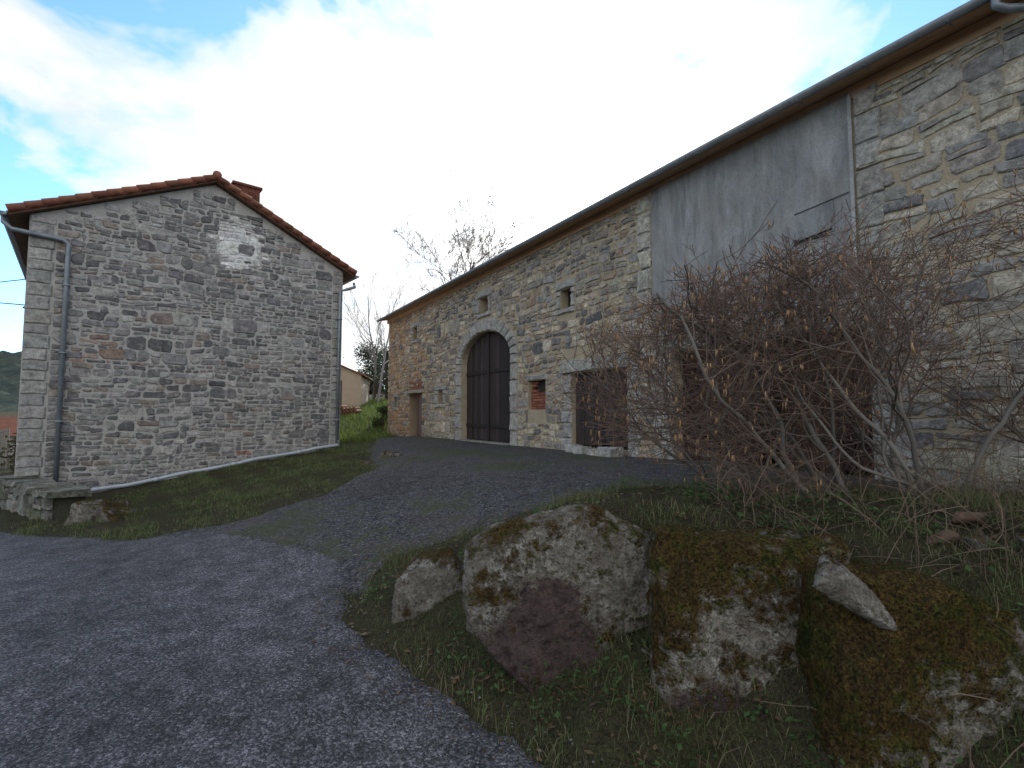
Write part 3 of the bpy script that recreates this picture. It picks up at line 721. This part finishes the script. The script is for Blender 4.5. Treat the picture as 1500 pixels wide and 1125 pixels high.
def tree(name,x,y,h,col,nb=(9,6,6,4),r=.16,seed=1,spread=(20,50),lean=0,maxd=4,seg=.5,up=[.02,.04,.05,.05,.05],start=[.35,.2,.15,.1]):
    R.seed(seed); mb=MB(); e=[]
    prm=dict(seg=seg,wig=.06,up=up,rmin=.009,taper=.8,sides=[8,5,3,3],maxd=maxd,nb=list(nb),start=start,ang=spread,lr=(.3,.5),rr=.5,col=[col])
    grow(mb,Vector((x,y,h1(x,y)-.1)),Vector((lean,0,1)).normalized(),h,r,0,prm,e); mb.build(name,[M_bark],smooth=True)
tree('bare_tree',-4.7,35,10.2,(.13,.11,.09),r=.22,seed=4,spread=(25,55),nb=(13,7,6,4),start=[.55,.2,.15,.1])
tree('bare_tree',-3.0,38,10.0,(.13,.11,.09),r=.2,seed=15,spread=(25,55),nb=(12,7,6,3),start=[.55,.2,.15,.1])
tree('birch_tree',-9.7,37,8.4,(.30,.28,.26),r=.11,seed=8,spread=(15,35),nb=(10,5,4),maxd=3,start=[.3,.2,.15])
tree('birch_tree',-10.8,40,8.8,(.26,.24,.22),r=.10,seed=9,spread=(15,35),nb=(10,5,4),maxd=3,start=[.3,.2,.15])
tree('bare_tree',-9.2,43,6,(.12,.10,.08),r=.11,seed=12,nb=(9,5,4),maxd=3)
R.seed(99)
def shrub(name,x,y,w,h,n,cols,leaf=.12,cone=False):
    mb=MB(); zb=h1(x,y)
    mb.tube([(x,y,zb-.1),(x,y,zb+h*.8)],[.12,.03],6,(.08,.06,.05))
    cl=[]
    for i in range(26):
        f=R.random(); rr=w*(1-f*(.9 if cone else .45))*R.uniform(.3,1); a=R.uniform(0,6.283); cl.append((x+math.cos(a)*rr,y+math.sin(a)*rr,zb+.15*h+f*h*.85))
    for i in range(n):
        c_=R.choice(cl); q=Vector(c_)+Vector((R.gauss(0,1),R.gauss(0,1),R.gauss(0,1)))*w*.2
        u=Vector((R.gauss(0,1),R.gauss(0,1),R.gauss(0,1))).normalized()*leaf*R.uniform(.5,1.2); v=u.orthogonal().normalized()*leaf*.4
        k=R.uniform(.6,1.4); cc=R.choice(cols); mb.add([tuple(q-u),tuple(q+v),tuple(q+u),tuple(q-v)],[(0,1,2,3)],tuple(t_*k for t_ in cc))
    mb.build(name,[M_leaf])
shrub('evergreen_shrub',-9.8,40,1.0,3.8,2300,[(.07,.08,.05),(.09,.09,.06)],.10,True)
shrub('evergreen_shrub',-12.3,46,2.2,4.5,3500,[(.055,.07,.04),(.07,.075,.05)],.14)
shrub('ivy_shrub',-6.6,26.2,.5,1.1,1200,[(.05,.07,.025)],.07)
for x,y in ((-14.5,17.5),(-17.5,21.5),(-20,25),(-24,31)):
    shrub('hedge_shrub',x-3.2,y+2.2,1.3,1.5,1800,[(.06,.06,.035),(.10,.08,.05)],.12)

def blades(name,x0,x1,y0,y1,n,hr,wr,cols,keepf,patch=True,thr=-2.4):
    X=NP.uniform(x0,x1,n);Y=NP.uniform(y0,y1,n)
    k=keepf(X,Y); X=X[k];Y=Y[k]
    if patch:
        pn=np.sin(X*2.1+1.3*np.sin(Y*1.9))+np.sin(Y*2.7+1.1*np.sin(X*3.3))+.8*np.sin(X*7.1+Y*5.3)+.7*np.sin(X*17+2*np.sin(Y*9))*np.sin(Y*15)
        kk=NP.uniform(thr,1.6,len(X))<pn; X=X[kk];Y=Y[kk]; pn=pn[kk]
    else: pn=np.zeros(len(X))
    n=len(X); Z=HL(X,Y)
    h=NP.uniform(*hr,n)*(1+.3*pn)*NP.choice([.6,1,1,1.7],n); w=NP.uniform(*wr,n); a=NP.uniform(0,2*np.pi,n); b=NP.uniform(0,2*np.pi,n); ln=NP.uniform(.2,1.1,n)*h
    wx,wy=np.cos(a)*w,np.sin(a)*w; lx,ly=np.cos(b)*ln,np.sin(b)*ln
    V=np.empty((n,5,3)); 
    V[:,0]=np.stack([X-wx,Y-wy,Z-.01],-1);V[:,1]=np.stack([X+wx,Y+wy,Z-.01],-1)
    V[:,2]=np.stack([X+wx*.7+lx*.35,Y+wy*.7+ly*.35,Z+h*.6],-1);V[:,3]=np.stack([X-wx*.7+lx*.35,Y-wy*.7+ly*.35,Z+h*.6],-1)
    V[:,4]=np.stack([X+lx,Y+ly,Z+h*.9],-1)
    me=bpy.data.meshes.new(name)
    F=[];I=(np.arange(n)*5).tolist()
    for i in I: F.append((i,i+1,i+2,i+3)); F.append((i+3,i+2,i+4))
    me.from_pydata(V.reshape(-1,3).tolist(),[],F); me.materials.append(M_leaf)
    C=np.array(cols)[NP.integers(0,len(cols),n)]*NP.uniform(.6,1.4,(n,1)); C=np.repeat(C,5,0); arr=np.ones((n*5,4),np.float32); arr[:,:3]=C
    ca=me.color_attributes.new(name='Col',type='FLOAT_COLOR',domain='POINT'); ca.data.foreach_set('color',arr.ravel())
    ob=bpy.data.objects.new(name,me); scene.collection.objects.link(ob); return ob
GC=[(.095,.125,.045),(.11,.145,.05),(.08,.10,.04),(.15,.155,.07),(.20,.17,.10),(.16,.125,.08)]
GV=[(.10,.15,.05),(.12,.165,.055),(.09,.115,.045),(.15,.155,.07),(.17,.145,.085)]
def eo(X,Y): return .09*np.sin(X*13+2*np.sin(Y*7))*np.sin(Y*11)-.06
def edge(sd,X,Y): return sd(X,Y)>NP.uniform(-.14,.08,X.shape)+eo(X,Y)
off=lambda X,Y:edge(sd_road,X,Y)&edge(sd_drive,X,Y)
blades('grass_bank',-2.2,6,.2,6.6,115000,(.025,.075),(.0014,.003),GC,off,True,-1.5)
HP=[hw(0,0),hw(W,0),hw(W,-10),hw(0,-10)]
offh=lambda X,Y: off(X,Y)&(sdf(HP,X,Y)>.05)
blades('grass_verge',-9,-2.4,7,19.5,75000,(.02,.07),(.003,.006),GV,offh,True,-1.6)
blades('grass_field',-13,-5,19,42,32000,(.08,.2),(.01,.018),[(.13,.20,.045),(.16,.22,.055),(.13,.155,.045)],offh,False)
blades('dry_grass',1.6,5,2.6,5.2,1800,(.10,.28),(.0012,.0025),[(.20,.155,.10),(.15,.115,.075)],off)
blades('driveway_tufts',-2.5,3.5,7.5,16,18000,(.015,.04),(.004,.008),[(.08,.10,.032),(.10,.115,.035)],lambda X,Y:(sd_drive(X,Y)<-.3)&((np.sin(X*2.2+.8)+np.sin(Y*1.25+X+2.1)+.6*np.sin(X*7+Y*4))>1.45),False)
mb=MB()
def leafq(q,L,col,flat=.5):
    a=R.uniform(0,6.283)
    u=Vector((math.cos(a),math.sin(a),R.uniform(-flat,flat))).normalized()*L; v=Vector((-math.sin(a),math.cos(a),R.uniform(-flat,flat)*.7)).normalized()*L*.55
    mb.add([tuple(q-u),tuple(q+v),tuple(q+u),tuple(q-v)],[(0,1,2,3)],col)
for i in range(1200):
    x=R.uniform(-1.3,3.6); y=R.uniform(1.2,5.0)
    if sd_road(np.array([x]),np.array([y]))[0]<.0 or sd_drive(np.array([x]),np.array([y]))[0]<.0: continue
    if math.sin(x*3.1+y*2)+math.sin(y*4.3-x)<-.4: continue
    z=float(HL(np.array([x]),np.array([y]))[0]); s_=R.uniform(.03,.10)
    for j in range(R.randint(6,16)):
        k=R.uniform(.5,1.5); leafq(Vector((x+R.gauss(0,s_),y+R.gauss(0,s_),z+R.uniform(.005,.08))),R.uniform(.010,.028),(.06*k,.10*k,.033*k))
mb.build('ground_weeds',[M_leaf])
mb=MB()
X=NP.uniform(-2,5,4500);Y=NP.uniform(.8,7,4500)
m=(sd_road(X,Y)>-.25)&(sd_drive(X,Y)>-.35); X=X[m];Y=Y[m];Z=HL(X,Y)
for x,y,z in zip(X,Y,Z):
    k=R.uniform(.5,1.4); leafq(Vector((x,y,z+.025)),R.uniform(.012,.028),(.15*k,.095*k,.055*k),.35)
mb.build('leaf_litter',[M_leaf])
mb=MB()
for i in range(420):
    x=R.uniform(1.5,4.4);y=R.uniform(2.0,4.6); z=h1(x,y); p=Vector((x,y,z)); d=Vector((R.gauss(0,.5),R.gauss(0,.5),R.uniform(.3,1))).normalized(); pts=[p.copy()]
    for j in range(7): d=(d+Vector((R.gauss(0,.15),R.gauss(0,.15),-.08))).normalized(); p=p+d*R.uniform(.04,.10); pts.append(p.copy())
    k=R.uniform(.6,1.4); mb.tube(pts,[.0025]*7+[.001],3,(.14*k,.10*k,.07*k),cap=False)
mb.build('bramble_stems',[M_bark])
mb=MB()
X=NP.uniform(-5.5,2.5,6000);Y=NP.uniform(2.0,9,6000); s1=sd_road(X,Y);s2=sd_drive(X,Y); m=(np.minimum(s1,s2)<.18)&((np.minimum(abs(s1),abs(s2))<.25)|(NP.uniform(0,1,6000)<.12)); X=X[m];Y=Y[m];Z=H(X,Y)
for x,y,z in zip(X,Y,Z):
    s_=R.uniform(.004,.012); z+=.022; k=R.uniform(.5,1.5); c_=(.12*k,.115*k,.115*k)
    vs=[tuple(Vector((x,y,z+s_*.3))+Vector(v)*s_*R.uniform(.7,1.2)) for v in ((1,0,0),(0,1,0),(-1,0,0),(0,-1,0),(0,0,.7),(0,0,-.6))]
    mb.add(vs,[(0,1,4),(1,2,4),(2,3,4),(3,0,4),(1,0,5),(2,1,5),(3,2,5),(0,3,5)],c_)
mb.build('loose_stones',[M_stone])

# ---------------------------------------------------------------- background things
shed=empty('garden_shed',(-12.9,35.0,h1(-11,35)),math.radians(8))
M_plaster=mat_simple('beige_plaster',(.42,.33,.24),(.34,.27,.20),(2,2,2),.9,.2)
mb=MB(); mb.box(0,2.5,0,4,-.8,2.3); mb.add([(0,0,2.3),(2.5,0,2.3),(1.0,0,2.95),(0,4,2.3),(2.5,4,2.3),(1.0,4,2.95)],[(0,1,2),(3,5,4)]); mb.build('walls',[M_plaster],shed)
mb=MB(); 
mb.add([(2.8,-.2,2.2),(1.0,-.2,2.98),(1.0,4.2,2.98),(2.8,4.2,2.2),(2.8,-.2,2.28),(1.0,-.2,3.06),(1.0,4.2,3.06),(2.8,4.2,2.28)],[(0,1,2,3),(4,7,6,5),(0,4,5,1),(0,3,7,4)])
mb.add([(-.3,-.2,2.2),(1.0,-.2,2.98),(1.0,4.2,2.98),(-.3,4.2,2.2),(-.3,-.2,2.28),(1.0,-.2,3.06),(1.0,4.2,3.06),(-.3,4.2,2.28)],[(0,1,2,3),(4,7,6,5),(0,4,5,1),(0,3,7,4)])
mb.build('roof',[M_tile],shed)
mb=MB(); mb.box(.5,1.2,-.03,.0,.0,1.9,(1,1,1)); mb.build('door',[M_wood],shed)
mb=MB()
for i in range(16):
    y=30.5; r_=.09; xx=-10.3+.22*(i%5)+.1*((i//5)%2); z=h1(xx,y)+.1+.17*(i//5); mb.tube([(xx,y,z),(xx+.03,y+.9,z+.02)],r_,8,(1,1,1))
mb.build('log_pile',[mat_simple('log_wood',(.20,.09,.05),(.13,.07,.04),(8,8,8),.9,.4)])
mb=MB()
for i in range(7):
    x=-11.3+.75*i; y=39+.3*i; z=h1(x,y); mb.tube([(x,y,z-.1),(x,y,z+1.5)],.05,6,(.1,.08,.06))
for zz in (.5,.9,1.35): mb.tube([(-11.3+.75*i,39+.3*i,h1(-11.3+.75*i,39+.3*i)+zz) for i in range(7)],.012,4,(.1,.1,.1))
mb.build('wire_fence',[M_bark])
mb=MB()
for i in range(9):
    x=-24-1.5*i; y=24.5+1.4*i; z=h1(x,y); mb.tube([(x,y,z-.1),(x,y,z+1.9)],.05,6,(.2,.18,.15))
for zz in (1.2,1.8): mb.tube([(-24-1.5*i,24.5+1.4*i,h1(-24-1.5*i,24.5+1.4*i)+zz) for i in range(9)],.025,4,(.2,.18,.15))
mb.build('wire_fence',[M_bark])
sh=empty('red_roofed_shed',(-36,33.5,h1(-34,33)),math.radians(40))
mb=MB(); mb.box(0,5,0,4,-1,1.6); mb.build('walls',[M_mort_h],sh)
mb=MB(); mb.add([(-.3,-.4,1.5),(5.3,-.4,1.5),(5.3,2,2.8),(-.3,2,2.8),(5.3,4.4,1.5),(-.3,4.4,1.5)],[(0,1,2,3),(3,2,4,5),(1,4,2),(0,3,5)]); mb.build('roof',[M_tile],sh)
mf,t=newmat('hazy_forest_hill'); c=t.coord(); n1=t.noise(c,.12,5,.75)
t.finish(t.ramp(n1,[(.3,(.04,.055,.055)),(.5,(.07,.085,.07)),(.7,(.12,.135,.10))]),.95,n1,1,4,spec=.05)  # bluish distance haze is mixed into the forest colours
xs2=np.arange(-900,-150,6.); ys2=np.arange(120,900,6.); X,Y=np.meshgrid(xs2,ys2)
dd=(X*-.7071+Y*.7071); al=(X*.7071+Y*.7071)
Z=62*np.exp(-((dd-520)/110)**2)*(.8+.2*np.sin(al/90))*1.0+ 3*np.exp(-((dd-520)/150)**2)*(np.sin(X*.9)*np.sin(Y*.8)+.7*np.sin(X*.37+Y*.5))-4
me=bpy.data.meshes.new('distant_hill'); idx=np.arange(X.size).reshape(X.shape); F=np.stack([idx[:-1,:-1],idx[:-1,1:],idx[1:,1:],idx[1:,:-1]],-1).reshape(-1,4)
me.from_pydata(np.stack([X.ravel(),Y.ravel(),Z.ravel()],-1).tolist(),[],F.tolist()); me.materials.append(mf)
ob=bpy.data.objects.new('distant_hill',me); scene.collection.objects.link(ob)
mb=MB()
for (p,q,sg) in (((-30,24,9.0),(-12.1,12.9,5.2),.5),((-32,20,8.6),(-11.95,12.6,4.4),.4)):
    p=Vector(p);q=Vector(q); mb.tube([p.lerp(q,i/14)-Vector((0,0,sg*4*(i/14)*(1-i/14))) for i in range(15)],.014,5,(.03,.03,.03))
mb.tube([(-12.15,12.6,4.35),(-11.8,12.4,4.4)],.03,6,(.03,.03,.03))
mb.build('power_line',[M_bark])
mb=MB(); mb.tube([(-31,22,-1),(-31,22,9.5)],[.16,.1],10,(.16,.13,.1)); mb.tube([(-32,20,8.6),(-30,24,9.0)],.06,6,(.16,.13,.1)); mb.build('utility_pole',[M_bark])

# ---------------------------------------------------------------- light
S=Vector((.1226,1,.385)).normalized()
el=math.asin(S.z); az=math.atan2(S.x,S.y)
sd=bpy.data.lights.new('sun','SUN'); sd.energy=5; sd.angle=math.radians(.5); sd.color=(1,.93,.82)
so=bpy.data.objects.new('sun',sd); scene.collection.objects.link(so); so.rotation_euler=S.to_track_quat('Z','Y').to_euler(); so.location=(0,0,30)
w=bpy.data.worlds.new('World'); scene.world=w; t=NT(w)
sky=t.n('ShaderNodeTexSky',sky_type='NISHITA',sun_disc=False,sun_elevation=el,sun_rotation=az,altitude=600,air_density=1.0,dust_density=.6,ozone_density=2)
skc=t.mix(1,sky.outputs[0],(1.6,2.1,2.35),'MULTIPLY')
tc=t.n('ShaderNodeTexCoord').outputs['Generated']
nv=t.n('ShaderNodeVectorMath',operation='NORMALIZE'); t.l(tc,nv.inputs[0]); D=nv.outputs[0]
sx=t.n('ShaderNodeSeparateXYZ'); t.l(D,sx.inputs[0])
zz=t.math('ADD',t.math('MAXIMUM',sx.outputs[2],0.),.25)
px=t.math('DIVIDE',sx.outputs[0],zz); py=t.math('DIVIDE',sx.outputs[1],zz)
cv=t.n('ShaderNodeCombineXYZ'); t.l(px,cv.inputs[0]); t.l(py,cv.inputs[1])
nz=t.noise(cv.outputs[0],2.6,5,.55,.2)
def lobe(dirv,pw):
    d=t.n('ShaderNodeVectorMath',operation='DOT_PRODUCT'); t.l(D,d.inputs[0]); d.inputs[1].default_value=tuple(Vector(dirv).normalized())
    return t.math('POWER',t.math('MAXIMUM',d.outputs['Value'],0.),pw)
g1=lobe(S,6.); g2=lobe(S,60.)
back=t.math('MAXIMUM',t.math('MULTIPLY',sx.outputs[1],-1.),0.)  # unseen clouds behind the camera, thickened and brightened as added ambient fill
f=t.math('ADD',t.math('ADD',nz,t.math('MULTIPLY',g1,.22)),t.math('MULTIPLY',back,.16))
for dv,pw,am in (((-.86,1,.60),40.,.13),((-.60,1,.86),45.,-.22),((-1.02,1,.47),120.,-.22),((-1.1,1,.22),60.,-.12),((.66,1,.80),30.,-.16),((-.5,1,.42),30,.13),((-1.1,1,.95),50,.05)):
    f=t.math('ADD',f,t.math('MULTIPLY',lobe(dv,pw),am))
mask=t.ramp(f,[(.47,0),(.52,.6),(.60,1)])
shade=t.noise(cv.outputs[0],4.0,5,.6)
cc=t.mix(t.ramp(shade,[(.35,0),(.58,1)]),(.82,.88,.94),(1.0,1.0,1.0))
st=t.math('ADD',1.04,t.math('ADD',t.math('MULTIPLY',g1,.35),t.math('MULTIPLY',g2,3.)))
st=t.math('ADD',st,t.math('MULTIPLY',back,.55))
b1=t.n('ShaderNodeBackground'); t.l(skc,b1.inputs[0]); b1.inputs[1].default_value=.15
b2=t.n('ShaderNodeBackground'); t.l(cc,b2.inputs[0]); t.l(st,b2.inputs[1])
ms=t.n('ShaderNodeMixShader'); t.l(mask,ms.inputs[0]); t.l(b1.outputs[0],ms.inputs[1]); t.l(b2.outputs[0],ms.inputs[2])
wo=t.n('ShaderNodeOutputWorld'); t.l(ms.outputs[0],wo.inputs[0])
cd=bpy.data.cameras.new('camera'); cd.lens=18; cd.sensor_width=36; cd.clip_end=6000; cd.clip_start=.05
co=bpy.data.objects.new('camera',cd); scene.collection.objects.link(co); co.location=(0,0,EYE); co.rotation_euler=(math.radians(93.6),0,0); scene.camera=co
scene.view_settings.view_transform='Standard'; scene.view_settings.look='None'; scene.view_settings.exposure=0
